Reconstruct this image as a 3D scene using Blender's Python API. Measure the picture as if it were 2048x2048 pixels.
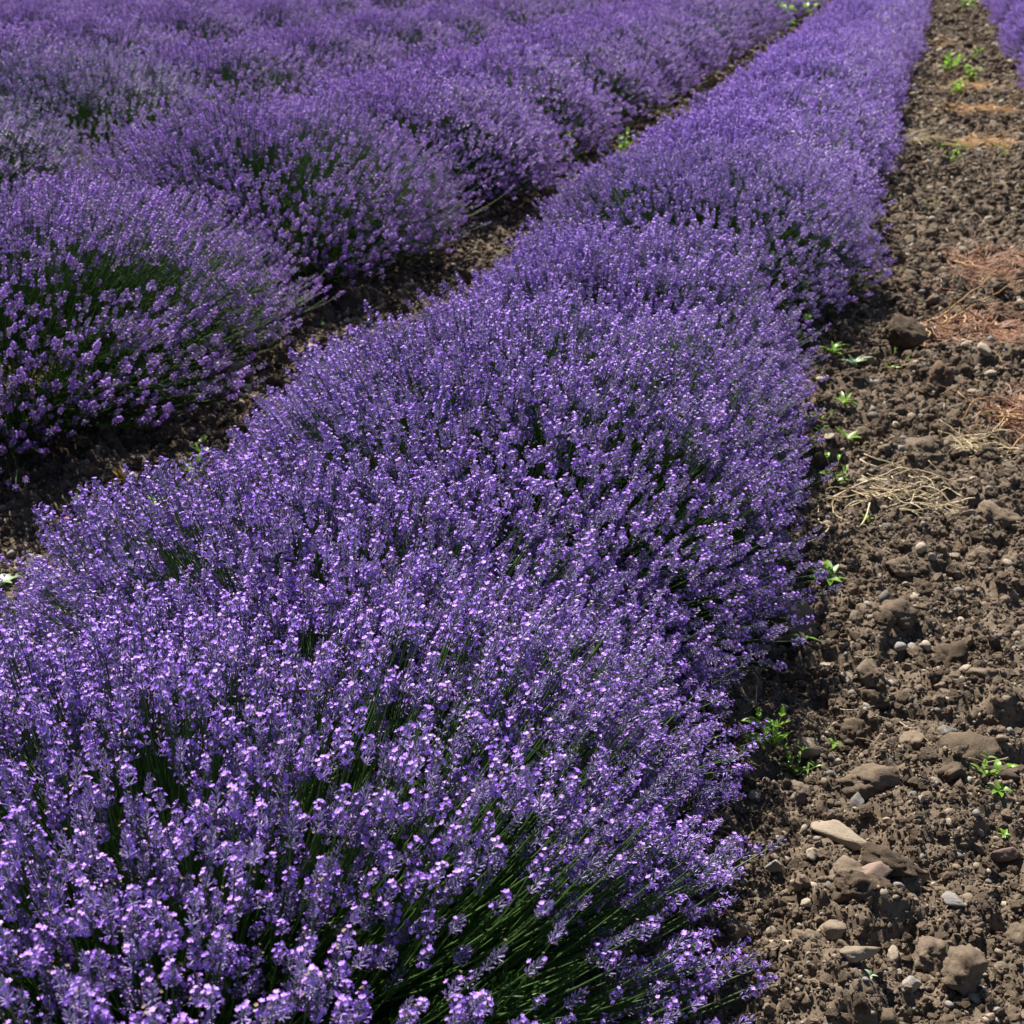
import bpy, math, random
import numpy as np
from mathutils import Vector, Matrix, Quaternion
R = math.radians
rng = np.random.default_rng(7)
random.seed(7)
scn = bpy.context.scene
C = scn.collection
for o in list(bpy.data.objects): bpy.data.objects.remove(o)

# ------------------------------------------------------------------ camera
CAM_H = 1.5
F = 1.39
PITCH = 22.65
YAW = 15.9
cd = bpy.data.cameras.new('camera'); cam = bpy.data.objects.new('camera', cd); C.objects.link(cam)
cam.location = (0, 0, CAM_H)
cam.rotation_euler = (R(90 - PITCH), 0, R(YAW))
cd.sensor_width = 36; cd.sensor_fit = 'HORIZONTAL'; cd.lens = 36 * F
cd.clip_start = 0.05; cd.clip_end = 2000
cd.dof.use_dof = True; cd.dof.focus_distance = 2.35; cd.dof.aperture_fstop = 10.5
scn.camera = cam

# ------------------------------------------------------------------ sky and sun
SUN_EL, SUN_AZ = 54, -40          # azimuth from +Y, negative to the left
w = bpy.data.worlds.new('World'); scn.world = w; w.use_nodes = True
nt = w.node_tree; nt.nodes.clear()
sky = nt.nodes.new('ShaderNodeTexSky'); sky.sky_type = 'NISHITA'; sky.sun_disc = False
sky.sun_elevation = R(SUN_EL); sky.sun_rotation = R(SUN_AZ)
sky.air_density = .8; sky.dust_density = .2; sky.altitude = 600
bg = nt.nodes.new('ShaderNodeBackground'); bg.inputs['Strength'].default_value = 0.05
wo = nt.nodes.new('ShaderNodeOutputWorld')
nt.links.new(sky.outputs[0], bg.inputs[0]); nt.links.new(bg.outputs[0], wo.inputs[0])
sl = bpy.data.lights.new('sun', 'SUN'); sl.energy = 5.0; sl.angle = R(0.5); sl.color = (1.0, 0.955, 0.88)
so = bpy.data.objects.new('sun', sl); C.objects.link(so); so.location = (-20, 20, 30)
sd = Vector((math.sin(R(SUN_AZ)) * math.cos(R(SUN_EL)), math.cos(R(SUN_AZ)) * math.cos(R(SUN_EL)), math.sin(R(SUN_EL))))
so.rotation_euler = (-sd).to_track_quat('-Z', 'Y').to_euler()
scn.view_settings.view_transform = 'Standard'; scn.view_settings.look = 'None'
scn.view_settings.gamma = 1; scn.view_settings.use_curve_mapping = False
scn.view_settings.exposure = 1.18
scn.render.engine = 'CYCLES'
scn.cycles.max_bounces = 5; scn.cycles.transparent_max_bounces = 4
scn.cycles.transmission_bounces = 3; scn.cycles.diffuse_bounces = 1; scn.cycles.glossy_bounces = 2

# ------------------------------------------------------------------ tagging helpers
def tag(o, label=None, cat=None, group=None, kind=None):
    if label: o['label'] = label
    if cat: o['category'] = cat
    if group: o['group'] = group
    if kind: o['kind'] = kind
    return o
def add(name, data, parent=None):
    o = bpy.data.objects.new(name, data); C.objects.link(o)
    if parent: o.parent = parent
    return o
def mesh(name, V, Fc, mats, mi=None, smooth=False):
    me = bpy.data.meshes.new(name)
    me.from_pydata([tuple(v) for v in V], [], [tuple(f) for f in Fc])
    for m in mats: me.materials.append(m)
    if mi is not None: me.polygons.foreach_set('material_index', list(mi))
    if smooth: me.polygons.foreach_set('use_smooth', [True] * len(me.polygons))
    me.update()
    return me
class MB:
    def __init__(s): s.V = []; s.F = []; s.M = []
    def put(s, V, Fc, m=0):
        b = len(s.V); s.V += [tuple(map(float, v)) for v in V]
        s.F += [tuple(i + b for i in f) for f in Fc]; s.M += [m] * len(Fc)
    def tube(s, P, rad, n=5, m=0, cap=True):
        P = [Vector(p) for p in P]; V = []; Fc = []
        t = (P[1] - P[0]).normalized()
        u = t.orthogonal().normalized()
        for i, p in enumerate(P):
            a = P[max(i - 1, 0)]; b = P[min(i + 1, len(P) - 1)]
            t = (b - a).normalized(); u = (u - t * u.dot(t)).normalized(); v = t.cross(u)
            for k in range(n):
                an = 2 * math.pi * k / n
                V.append(p + (u * math.cos(an) + v * math.sin(an)) * rad[i])
        for i in range(len(P) - 1):
            for k in range(n):
                k2 = (k + 1) % n
                Fc.append((i * n + k, i * n + k2, (i + 1) * n + k2, (i + 1) * n + k))
        if cap: Fc.append(tuple(range(n))[::-1]); Fc.append(tuple((len(P) - 1) * n + k for k in range(n)))
        s.put(V, Fc, m)
    def build(s, name, mats, smooth=True): return mesh(name, s.V, s.F, mats, s.M, smooth)

# ------------------------------------------------------------------ numpy noise
def _h(ix, iy, s):
    n = (ix.astype(np.int64) * 374761393 + iy.astype(np.int64) * 668265263 + s * 982451653) & 0xffffffff
    n = ((n ^ (n >> 13)) * 1274126177) & 0xffffffff
    n = ((n ^ (n >> 15)) * 2246822519) & 0xffffffff
    return ((n ^ (n >> 16)) & 0xffffff) / float(0xffffff)
def vnoise(x, y, s=0):
    ix = np.floor(x); iy = np.floor(y); fx = x - ix; fy = y - iy
    fx = fx * fx * (3 - 2 * fx); fy = fy * fy * (3 - 2 * fy)
    a = _h(ix, iy, s); b = _h(ix + 1, iy, s); c = _h(ix, iy + 1, s); d = _h(ix + 1, iy + 1, s)
    return (a * (1 - fx) + b * fx) * (1 - fy) + (c * (1 - fx) + d * fx) * fy
def fbm(x, y, s=0, o=4):
    r = 0; a = .5
    for k in range(o): r = r + a * vnoise(x, y, s + k); x = x * 2.03 + 5.1; y = y * 2.03 + 1.7; a *= .5
    return r
def clodn(x, y, cell, s):
    """rounded lumps: highest of hemispherical bumps scattered on a jittered lattice (height in metres)"""
    gx = x / cell; gy = y / cell; ix = np.floor(gx); iy = np.floor(gy); best = np.zeros_like(gx)
    for dx in (-1, 0, 1):
        for dy in (-1, 0, 1):
            cx = ix + dx; cy = iy + dy
            px = cx + _h(cx, cy, s); py = cy + _h(cx, cy, s + 1); r = .25 + .6 * _h(cx, cy, s + 2) ** 2
            d2 = (gx - px) ** 2 + (gy - py) ** 2
            an = 6.283 * _h(cx, cy, s + 3); ti = .9 * _h(cx, cy, s + 4)
            cut = r * .62 + ti * ((gx - px) * np.cos(an) + (gy - py) * np.sin(an))
            best = np.maximum(best, np.minimum(np.sqrt(np.maximum(r * r - d2, 0)), np.maximum(cut, 0)))
    return best * cell
ROWS = [-0.90, -2.86, -4.85, -6.8, -8.75, -10.7, -12.65, -14.6, -16.55, 1.40]
def ground(x, y):
    x = np.asarray(x, float); y = np.asarray(y, float)
    h = 0.05 * (fbm(x * 1.1, y * 1.1, 1, 3) - .5)
    ridge = 0
    for r in ROWS: ridge = ridge + np.exp(-((x - r) / .55) ** 2)
    h = h + .035 * ridge
    wx = x + .02 * (vnoise(x * 30, y * 30, 50) - .5); wy = y + .02 * (vnoise(x * 30, y * 30, 51) - .5)
    h = h + .75 * clodn(wx, wy, .17, 10) * vnoise(x * 3, y * 3, 60) + .7 * clodn(wx, wy, .075, 20) + .5 * clodn(wx, wy, .032, 30) + .45 * clodn(wx, wy, .014, 40)
    h = h + .012 * (fbm(x * 60, y * 60, 70, 3) - .5)
    return h - .03
def gz(x, y): return float(ground(np.array([x]), np.array([y]))[0])

# ------------------------------------------------------------------ materials
def mat(name): 
    m = bpy.data.materials.new(name); m.use_nodes = True
    b = m.node_tree.nodes['Principled BSDF']; return m, m.node_tree, b
def soil_material(name, c1, c2, c3, rough=.95, bump=.5, scale=60., spec=.15, objrand=.3):
    m, t, b = mat(name); N = t.nodes; L = t.links
    tc = N.new('ShaderNodeTexCoord')
    n1 = N.new('ShaderNodeTexNoise'); n1.inputs['Scale'].default_value = scale * .12; n1.inputs['Detail'].default_value = 6; n1.inputs['Roughness'].default_value = .65
    n2 = N.new('ShaderNodeTexNoise'); n2.inputs['Scale'].default_value = scale * 2.2; n2.inputs['Detail'].default_value = 5; n2.inputs['Roughness'].default_value = .7
    L.new(tc.outputs['Object'], n1.inputs['Vector']); L.new(tc.outputs['Object'], n2.inputs['Vector'])
    r = N.new('ShaderNodeValToRGB'); e = r.color_ramp.elements
    e[0].position = .32; e[0].color = (*c1, 1); e[1].position = .7; e[1].color = (*c3, 1)
    k = e.new(.5); k.color = (*c2, 1)
    mx = N.new('ShaderNodeMath'); mx.operation = 'MULTIPLY_ADD'; mx.inputs[1].default_value = .45
    L.new(n2.outputs['Fac'], mx.inputs[0])
    m2 = N.new('ShaderNodeMath'); m2.operation = 'MULTIPLY'; m2.inputs[1].default_value = .55; L.new(n1.outputs['Fac'], m2.inputs[0])
    L.new(m2.outputs[0], mx.inputs[2])
    oi = N.new('ShaderNodeObjectInfo'); m3 = N.new('ShaderNodeMath'); m3.operation = 'MULTIPLY_ADD'; m3.inputs[1].default_value = objrand; m3.inputs[2].default_value = -objrand / 2
    L.new(oi.outputs['Random'], m3.inputs[0]); m4 = N.new('ShaderNodeMath'); m4.operation = 'ADD'; L.new(mx.outputs[0], m4.inputs[0]); L.new(m3.outputs[0], m4.inputs[1])
    L.new(m4.outputs[0], r.inputs['Fac']); L.new(r.outputs['Color'], b.inputs['Base Color'])
    bp = N.new('ShaderNodeBump'); bp.inputs['Strength'].default_value = bump; bp.inputs['Distance'].default_value = .006 if scale > 20 else .02
    L.new(n2.outputs['Fac'], bp.inputs['Height']); L.new(bp.outputs['Normal'], b.inputs['Normal'])
    b.inputs['Roughness'].default_value = rough; b.inputs['Specular IOR Level'].default_value = spec
    return m
M = {}
M['soil'] = soil_material('soil', (.055, .040, .028), (.125, .093, .065), (.23, .175, .128), objrand=0)
M['clod'] = soil_material('clod', (.06, .043, .030), (.135, .10, .07), (.24, .185, .135), scale=7)
M['reddish_clod'] = soil_material('reddish_clod', (.075, .045, .03), (.15, .095, .065), (.24, .17, .12), scale=7)
M['pale_stone'] = soil_material('pale_stone', (.19, .145, .10), (.31, .25, .18), (.44, .37, .28), rough=.75, bump=.4, scale=6, spec=.3)
M['grey_stone'] = soil_material('grey_stone', (.12, .11, .10), (.20, .18, .16), (.30, .28, .25), rough=.65, bump=.35, scale=6, spec=.35)
M['pink_stone'] = soil_material('pink_stone', (.15, .10, .075), (.24, .165, .125), (.34, .25, .20), rough=.7, bump=.35, scale=6, spec=.3)

def plant_material(name, c1, c2, transl=.35, rough=.5, sheen=0., spec=.4, scale=300, tc=None, objvar=.25):
    m, t, b = mat(name); N = t.nodes; L = t.links
    co = N.new('ShaderNodeTexCoord'); n = N.new('ShaderNodeTexNoise'); n.inputs['Scale'].default_value = scale; n.inputs['Detail'].default_value = 2
    L.new(co.outputs['Object'], n.inputs['Vector'])
    oi = N.new('ShaderNodeObjectInfo')
    a = N.new('ShaderNodeMath'); a.operation = 'MULTIPLY_ADD'; a.inputs[1].default_value = 1 - objvar
    a2 = N.new('ShaderNodeMath'); a2.operation = 'MULTIPLY'; a2.inputs[1].default_value = objvar
    L.new(n.outputs['Fac'], a.inputs[0]); L.new(oi.outputs['Random'], a2.inputs[0]); L.new(a2.outputs[0], a.inputs[2])
    r = N.new('ShaderNodeValToRGB'); e = r.color_ramp.elements; e[0].position = .3; e[0].color = (*c1, 1); e[1].position = .7; e[1].color = (*c2, 1)
    L.new(a.outputs[0], r.inputs['Fac']); L.new(r.outputs[0], b.inputs['Base Color'])
    b.inputs['Roughness'].default_value = rough; b.inputs['Specular IOR Level'].default_value = spec
    if sheen:
        b.inputs['Sheen Weight'].default_value = sheen; b.inputs['Sheen Roughness'].default_value = .4; b.inputs['Sheen Tint'].default_value = (.78, .66, 1, 1)
    if transl:
        tr = N.new('ShaderNodeBsdfTranslucent'); mi = N.new('ShaderNodeMixShader'); mi.inputs[0].default_value = transl
        if tc: tr.inputs['Color'].default_value = (*tc, 1)
        else: L.new(r.outputs[0], tr.inputs['Color'])
        out = N['Material Output']; L.new(b.outputs[0], mi.inputs[1]); L.new(tr.outputs[0], mi.inputs[2]); L.new(mi.outputs[0], out.inputs['Surface'])
    return m
M['calyx'] = plant_material('calyx', (.045, .022, .125), (.39, .28, .64), .0, .42, .35, .8, 500)
M['spent_floret'] = plant_material('spent_floret', (.16, .10, .07), (.42, .33, .24), .1, .7, .2, .3, 200)
M['calyx_purple'] = plant_material('calyx_purple', (.06, .028, .14), (.35, .22, .54), .0, .45, .35, .8, 500)
M['corolla_purple'] = plant_material('corolla_purple', (.34, .13, .72), (.62, .36, .97), .26, .5, .15, .3, 250, (.52, .22, .95))
M['corolla'] = plant_material('corolla', (.36, .145, .82), (.69, .42, 1.0), .24, .5, .15, .3, 250, (.50, .25, .98))
M['corolla_mauve'] = plant_material('corolla_mauve', (.35, .16, .65), (.56, .33, .88), .28, .5, .15, .3, 250, (.45, .19, .85))
M['calyx_mauve'] = plant_material('calyx_mauve', (.09, .05, .17), (.33, .23, .46), .0, .5, .4, .4, 500)
M['calyx_faded'] = plant_material('calyx_faded', (.15, .14, .22), (.37, .35, .47), .1, .55, .8, .4, 500)
M['stalk'] = plant_material('stalk', (.03, .075, .015), (.075, .15, .03), .06, .5, 0, .35, 60)
M['foliage'] = plant_material('foliage', (.035, .10, .012), (.09, .20, .03), .4, .5, .0, .35, 40, (.10, .24, .02))
M['weed_leaf'] = plant_material('weed_leaf', (.13, .27, .025), (.26, .42, .05), .45, .38, 0, .5, 60, (.25, .48, .03))
M['pale_leaf'] = plant_material('pale_leaf', (.22, .33, .16), (.36, .46, .28), .3, .35, .1, .5, 60)
M['red_leaf'] = plant_material('red_leaf', (.34, .16, .03), (.36, .34, .05), .35, .4, 0, .5, 60, (.5, .3, .03))
M['weed_stem'] = plant_material('weed_stem', (.14, .17, .05), (.22, .20, .08), .1, .5, 0, .4, 60)
M['straw'] = plant_material('straw', (.52, .39, .20), (.72, .60, .38), .1, .45, .1, .5, 40)
M['red_root'] = plant_material('red_root', (.19, .085, .045), (.46, .25, .15), .1, .6, .1, .3, 30)
M['tan_root'] = plant_material('tan_root', (.36, .19, .07), (.52, .33, .15), .1, .6, .1, .3, 30)

# ------------------------------------------------------------------ geometry-node instancer (for stuff only)
def instancer(name, sets):
    g = bpy.data.node_groups.new(name, 'GeometryNodeTree')
    g.interface.new_socket('Geometry', in_out='INPUT', socket_type='NodeSocketGeometry')
    g.interface.new_socket('Geometry', in_out='OUTPUT', socket_type='NodeSocketGeometry')
    N = g.nodes; L = g.links
    gi = N.new('NodeGroupInput'); go = N.new('NodeGroupOutput'); jo = N.new('GeometryNodeJoinGeometry')
    na = N.new('GeometryNodeInputNamedAttribute'); na.data_type = 'INT'; na.inputs['Name'].default_value = 'idx'
    nr = N.new('GeometryNodeInputNamedAttribute'); nr.data_type = 'QUATERNION'; nr.inputs['Name'].default_value = 'rot'
    ns = N.new('GeometryNodeInputNamedAttribute'); ns.data_type = 'FLOAT_VECTOR'; ns.inputs['Name'].default_value = 'scl'
    for objs in sets:
        j = N.new('GeometryNodeJoinGeometry')
        for ob in reversed(objs):
            oi = N.new('GeometryNodeObjectInfo'); oi.transform_space = 'ORIGINAL'
            oi.inputs['Object'].default_value = ob; oi.inputs['As Instance'].default_value = True
            L.new(oi.outputs['Geometry'], j.inputs[0])
        ip = N.new('GeometryNodeInstanceOnPoints'); ip.inputs['Pick Instance'].default_value = True
        L.new(gi.outputs[0], ip.inputs['Points']); L.new(j.outputs[0], ip.inputs['Instance'])
        L.new(na.outputs[0], ip.inputs['Instance Index']); L.new(nr.outputs[0], ip.inputs['Rotation']); L.new(ns.outputs[0], ip.inputs['Scale'])
        L.new(ip.outputs[0], jo.inputs[0])
    L.new(jo.outputs[0], go.inputs[0])
    return g
def point_cloud(name, P, Q, S, I, group, parent=None):
    me = bpy.data.meshes.new(name); me.vertices.add(len(P)); me.vertices.foreach_set('co', np.asarray(P, np.float32).ravel())
    a = me.attributes.new('rot', 'QUATERNION', 'POINT'); a.data.foreach_set('value', np.asarray(Q, np.float32).ravel())
    a = me.attributes.new('scl', 'FLOAT_VECTOR', 'POINT')
    S = np.asarray(S, np.float32); S = S if S.ndim == 2 else np.repeat(S[:, None], 3, 1)
    a.data.foreach_set('vector', S.ravel())
    a = me.attributes.new('idx', 'INT', 'POINT'); a.data.foreach_set('value', np.asarray(I, np.int32))
    me.update()
    o = add(name, me, parent); o['kind'] = 'stuff'
    md = o.modifiers.new('scatter', 'NODES'); md.node_group = group
    return o
def quat_from_zx(Z, X):
    """arrays of unit Z and approximate X -> quaternions (w,x,y,z)"""
    Z = Z / np.linalg.norm(Z, axis=1, keepdims=True)
    X = X - Z * np.sum(X * Z, 1, keepdims=True); X = X / (np.linalg.norm(X, axis=1, keepdims=True) + 1e-9)
    Y = np.cross(Z, X)
    m00, m10, m20 = X.T; m01, m11, m21 = Y.T; m02, m12, m22 = Z.T
    q = np.empty((len(Z), 4))
    q[:, 0] = np.sqrt(np.maximum(0, 1 + m00 + m11 + m22)) / 2
    q[:, 1] = np.copysign(np.sqrt(np.maximum(0, 1 + m00 - m11 - m22)) / 2, m21 - m12)
    q[:, 2] = np.copysign(np.sqrt(np.maximum(0, 1 - m00 + m11 - m22)) / 2, m02 - m20)
    q[:, 3] = np.copysign(np.sqrt(np.maximum(0, 1 - m00 - m11 + m22)) / 2, m10 - m01)
    return q / np.linalg.norm(q, axis=1, keepdims=True)

# ------------------------------------------------------------------ ground
def line(segs):
    out = []
    for a, b, st in segs: out += list(np.arange(a, b, st))
    return np.array(out + [segs[-1][1]])
xs = line([(-300, -60, 40), (-60, -24, 4), (-24, -2.75, .25), (-2.75, -1.5, .011), (-1.5, -.62, .04), (-.62, .62, .0058), (.62, 1.2, .02), (1.2, 8, .3), (8, 60, 6), (60, 300, 40)])
ys = [-40, -10, -3, -1, 0, .6]; y = 1.0
while y < 60: ys.append(y); y += max(.0055, .0034 * y) if y < 12 else .014 * y
ys = np.array(ys + [80, 120, 200, 300])
X, Y = np.meshgrid(xs, ys); Z = ground(X, Y)
Z = np.where((np.abs(X) > 25) | (Y > 70) | (Y < .5), Z * 0, Z)
V = np.stack([X, Y, Z], -1).reshape(-1, 3); nx = len(xs); ny = len(ys)
i = (np.arange(ny - 1)[:, None] * nx + np.arange(nx - 1)[None]).ravel()
quads = np.stack([i, i + 1, i + 1 + nx, i + nx], 1)
me = bpy.data.meshes.new('soil_ground')
me.vertices.add(len(V)); me.vertices.foreach_set('co', V.astype(np.float32).ravel())
me.loops.add(quads.size); me.loops.foreach_set('vertex_index', quads.astype(np.int32).ravel())
me.polygons.add(len(quads)); me.polygons.foreach_set('loop_start', np.arange(0, quads.size, 4, dtype=np.int32))
me.polygons.foreach_set('loop_total', np.full(len(quads), 4, np.int32))
me.update(calc_edges=True); me.materials.append(M['soil']); me.polygons.foreach_set('use_smooth', [True] * len(quads))
soil = add('soil_ground', me); tag(soil, kind='structure')
print('ground verts', len(V))

# ------------------------------------------------------------------ lavender pieces
def spin(v, a): c, s = math.cos(a), math.sin(a); return Vector((v.x * c - v.y * s, v.x * s + v.y * c, v.z))
def add_calyx(mb, z, an, r0, tilt, L, hi, m):
    d = Vector((math.sin(tilt), 0, math.cos(tilt)))
    if hi:
        P = [Vector((r0, 0, z)), Vector((r0, 0, z)) + d * L * .35 + Vector((.0006, 0, 0)),
             Vector((r0, 0, z)) + d * L * .75 + Vector((0, 0, .0003)), Vector((r0, 0, z)) + d * L + Vector((-.0002, 0, .0012))]
        mb.tube([spin(p, an) for p in P], [.0004, .00095, .00105, .0007], 4, m, cap=False)
    else:
        P = [Vector((r0, 0, z)), Vector((r0, 0, z)) + d * L + Vector((0, 0, .0008))]
        mb.tube([spin(p, an) for p in P], [.0007, .0013], 3, m, cap=False)
    return spin(P[-1], an), spin(d, an)
def add_corolla(mb, p, d, size, hi, m, rnd):
    d = (d + Vector((rnd.uniform(-.25, .25), rnd.uniform(-.25, .25), rnd.uniform(-.2, .1)))).normalized()
    up = Vector((0, 0, 1)); side = d.cross(up).normalized(); up2 = side.cross(d).normalized()
    c = p + d * size * .35
    def lobe(ax, wdt, ln, fw):
        ax = ax.normalized(); sd = d.cross(ax).normalized()
        a = c; q1 = c + ax * ln * .5 + sd * wdt + d * fw * .3; q2 = c + ax * ln * .5 - sd * wdt + d * fw * .3
        e = c + ax * ln + d * fw; e1 = e + sd * wdt * .55; e2 = e - sd * wdt * .55
        if hi: mb.put([a, q1, e1, e2, q2], [(0, 1, 2, 3, 4)], m)
        else: mb.put([a, q1, e, q2], [(0, 1, 2, 3)], m)
    if hi:
        for s in (-1, 1): lobe(up2 + side * .45 * s, size * .33, size * .8, size * .12)
        for s in (-1, 0, 1): lobe(-up2 * (.9 if s == 0 else .35) + side * s, size * .27, size * .62, size * .22)
        mb.tube([p - d * .0005, c + d * .0002], [.0006, .0011], 4, m, cap=False)
    else:
        for s in (-1, 1): lobe(up2 * .7 + side * s, size * .5, size * .85, size * .15)
        lobe(-up2, size * .45, size * .7, size * .2)
def make_head(seed, hi, bloom, mats):
    rnd = random.Random(seed); mb = MB()
    H = rnd.uniform(.019, .040); nw = int(H / .0078 + .5)
    if rnd.random() < .45:
        zs = [-rnd.uniform(.012, .022)] + [H * k / (nw - 1) for k in range(nw)]
    else: zs = [H * k / (nw - 1) for k in range(nw)]
    per = rnd.choice((7, 8, 9))
    for wi, z in enumerate(zs):
        f = max(0, z) / H
        tl = (1 - f) * rnd.uniform(1.0, 1.3) + f * .55; n = max(4, int(per * (1 - .45 * f ** 2)))
        a0 = rnd.random() * 6.28; L = .0098 * (1 - .35 * f ** 3)
        bside = rnd.random() * 6.28
        for k in range(n):
            an = a0 + 6.283 * k / n + rnd.uniform(-.15, .15)
            p, d = add_calyx(mb, z + rnd.uniform(-.001, .001), an, .0009, tl * rnd.uniform(.75, 1.15), L * rnd.uniform(.85, 1.15), hi, 1)
            if rnd.random() < bloom * (.9 if math.cos(an - bside) > 0 else .5):
                add_corolla(mb, p, d, rnd.uniform(.0046, .0066) * (1 if hi else 1.15), hi, 2, rnd)
        if hi and rnd.random() < .35:      # a withered brown floret left on the whorl
            an = rnd.random() * 6.28; q = spin(Vector((.0075, 0, z + .006)), an); add_corolla(mb, q, spin(Vector((.7, 0, .7)), an), .0034, True, 3, rnd)
        if not hi or True:
            for s in (0, 1):     # bracts
                an = a0 + math.pi * s
                b = [Vector((.0005, 0, z - .0008)), Vector((.003, .0018, z + .0005)), Vector((.0055, 0, z + .0022)), Vector((.003, -.0018, z + .0005))]
                mb.put([spin(q, an) for q in b], [(0, 1, 2, 3)], 0)
    mb.tube([(0, 0, min(zs) - .003), (0, 0, H)], [.0009, .0007], 4, 0, cap=False)
    return mb
def stalk_points(beta, L=.40, n=7): return [Vector((-beta * s * s, 0, -s)) for s in np.linspace(0, L, n)]
def make_stalk(seed, mb=None, n=5):
    rnd = random.Random(seed + 99); mb = mb or MB()
    b = rnd.uniform(.3, .8); P = stalk_points(b, rnd.uniform(.36, .44), 7 if n > 3 else 4)
    P = [p + Vector((0, rnd.uniform(-.002, .002) * i, 0)) for i, p in enumerate(P)]
    mb.tube(P, [.0010 + .00018 * i for i in range(len(P))], n, 0, cap=False)
    if n > 3 and rnd.random() < .5:     # a pair of thin bracts partway down the stalk
        q = P[2]
        for s in (-1, 1):
            mb.put([q, q + Vector((.001, .004 * s, .006)), q + Vector((0, .009 * s, .018)), q + Vector((-.001, .003 * s, .008))], [(0, 1, 2, 3)], 0)
    return mb
NHI, NLO = 14, 8
hm = [M['stalk'], M['calyx'], M['corolla'], M['spent_floret']]
BLOOM = [.15, .5, .3, .75, .1, .4, .6, .25, .85, .35, .05, .5, .3, .2]
pm = [M['stalk'], M['calyx_purple'], M['corolla_purple'], M['spent_floret']]
head_mesh = {'violet': [make_head(k, True, BLOOM[k], hm).build('flower_head', hm, True) for k in range(NHI)],
             'purple': [make_head(k + 50, True, BLOOM[k] * 1.2, pm).build('flower_head', pm, True) for k in range(NHI)]}
stalk_mesh = [make_stalk(k).build('flower_stalk', [M['stalk']], True) for k in range(NHI)]
def lo_set(mats, bloom, s0):
    out = []
    for k in range(NLO):
        mb = make_head(s0 + k, False, bloom * (.6 + .8 * (k / NLO)), mats); make_stalk(s0 + k, mb, 3)
        out.append(mb.build('flower_stem', mats, False))
    return out
lo_mesh = {'violet': lo_set(hm, .5, 200), 'purple': lo_set(pm, .5, 500), 'mauve': lo_set([M['stalk'], M['calyx_mauve'], M['corolla_mauve']], .42, 300),
           'faded': lo_set([M['stalk'], M['calyx_faded'], M['corolla_mauve']], .22, 400)}
def make_shoot(seed):
    rnd = random.Random(seed); mb = MB(); n = 22
    mb.tube([(0, 0, 0), (.004, 0, .05), (.002, .004, .11)], [.0016, .0013, .0008], 4, 1, cap=False)
    for k in range(n):
        z = .02 + .09 * k / n; an = k * 2.4 + rnd.uniform(-.3, .3); L = rnd.uniform(.032, .055) * (1.1 - .5 * k / n); wd = rnd.uniform(.0011, .0019)
        t = rnd.uniform(.35, .75)
        def q(u, v, lift=0): return spin(Vector((math.sin(t) * u * L + .001, v * wd, z + math.cos(t) * u * L + lift - .006 * u * u)), an)
        mb.put([q(0, 0), q(.35, 1), q(.75, .8), q(1, 0), q(.75, -.8), q(.35, -1), q(.4, 0, -.0006)], [(0, 1, 6), (1, 2, 6), (2, 3, 6), (3, 4, 6), (4, 5, 6), (5, 0, 6)], 0)
    return mb.build('leafy_shoot', [M['foliage'], M['stalk']], False)
shoot_mesh = [make_shoot(k) for k in range(6)]

# ------------------------------------------------------------------ lavender bushes
CAMP = np.array([0, 0, CAM_H])
cp, sp, cy, sy = math.cos(R(PITCH)), math.sin(R(PITCH)), math.cos(R(YAW)), math.sin(R(YAW))
FWD = np.array([-sy * cp, cy * cp, -sp]); RGT = np.array([cy, sy, 0]); UPV = np.cross(RGT, FWD)
def in_view(x, y, z, m):
    q = np.array([x, y, z]) - CAMP; f = q @ FWD
    if f < .2: return False
    return abs(q @ RGT / f * F) < .5 + m / f and abs(q @ UPV / f * F) < .5 + m / f
hi_groups = {}; lo_groups = sh_group = None
def heads(n, a, b, c, seed, cleft, p=3., jit=.05):
    r = np.random.default_rng(seed)
    u = r.random(n) ; phi = r.random(n) * 2 * math.pi
    ct = 1 - u * (1 - math.cos(R(84)))            # uniform on the sphere cap
    st = np.sqrt(1 - ct * ct)
    D = np.stack([st * np.cos(phi), st * np.sin(phi), ct], 1)
    s = seed * 7.3
    n1 = fbm(D[:, 0] * 2.2 + s, D[:, 1] * 2.2 + D[:, 2] * 1.3, 3, 2)
    n2 = fbm(D[:, 0] * 6 + s, D[:, 1] * 6 + D[:, 2] * 3, 5, 3)
    rho = .90 + .24 * (n1 - .35) + .16 * (n2 - .45)
    lay = r.random(n)
    rho *= 1 - .22 * lay ** 2.2
    rho *= 1 + jit * r.standard_normal(n)
    keep = (fbm(D[:, 0] * 4.5 + s + 9, D[:, 1] * 4.5 + D[:, 2] * 2, 9, 2) > cleft) | (r.random(n) < .22)
    rho = np.where(D[:, 2] < .35, rho * (1.0 + .05 * r.random(n)), rho)
    pf = (np.abs(D[:, 0]) ** p + np.abs(D[:, 1]) ** p) ** (2.5 / p)
    flat = 1 / (pf + np.abs(D[:, 2]) ** 2.5) ** .4
    P = D * rho[:, None] * flat[:, None] * np.array([a, b, c]) + np.array([0, 0, .05])
    Rt = np.stack([P[:, 0] * .28, P[:, 1] * .38, np.full(n, .02)], 1)
    ch = P - Rt; ch /= np.linalg.norm(ch, axis=1, keepdims=True)
    hd = ch + np.array([0, 0, .26]) + r.standard_normal((n, 3)) * .09; hd /= np.linalg.norm(hd, axis=1, keepdims=True)
    out = np.stack([P[:, 0], P[:, 1], np.zeros(n)], 1) + 1e-4 + r.standard_normal((n, 3)) * .06
    Q = quat_from_zx(hd, out); S = .62 + .34 * r.random(n)
    P = P[keep]; Q = Q[keep]; S = S[keep]
    lo = P[:, 2] > .035
    return P[lo], Q[lo], S[lo], r
def yy0(y): return y > 2.6
bushes = []
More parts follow.
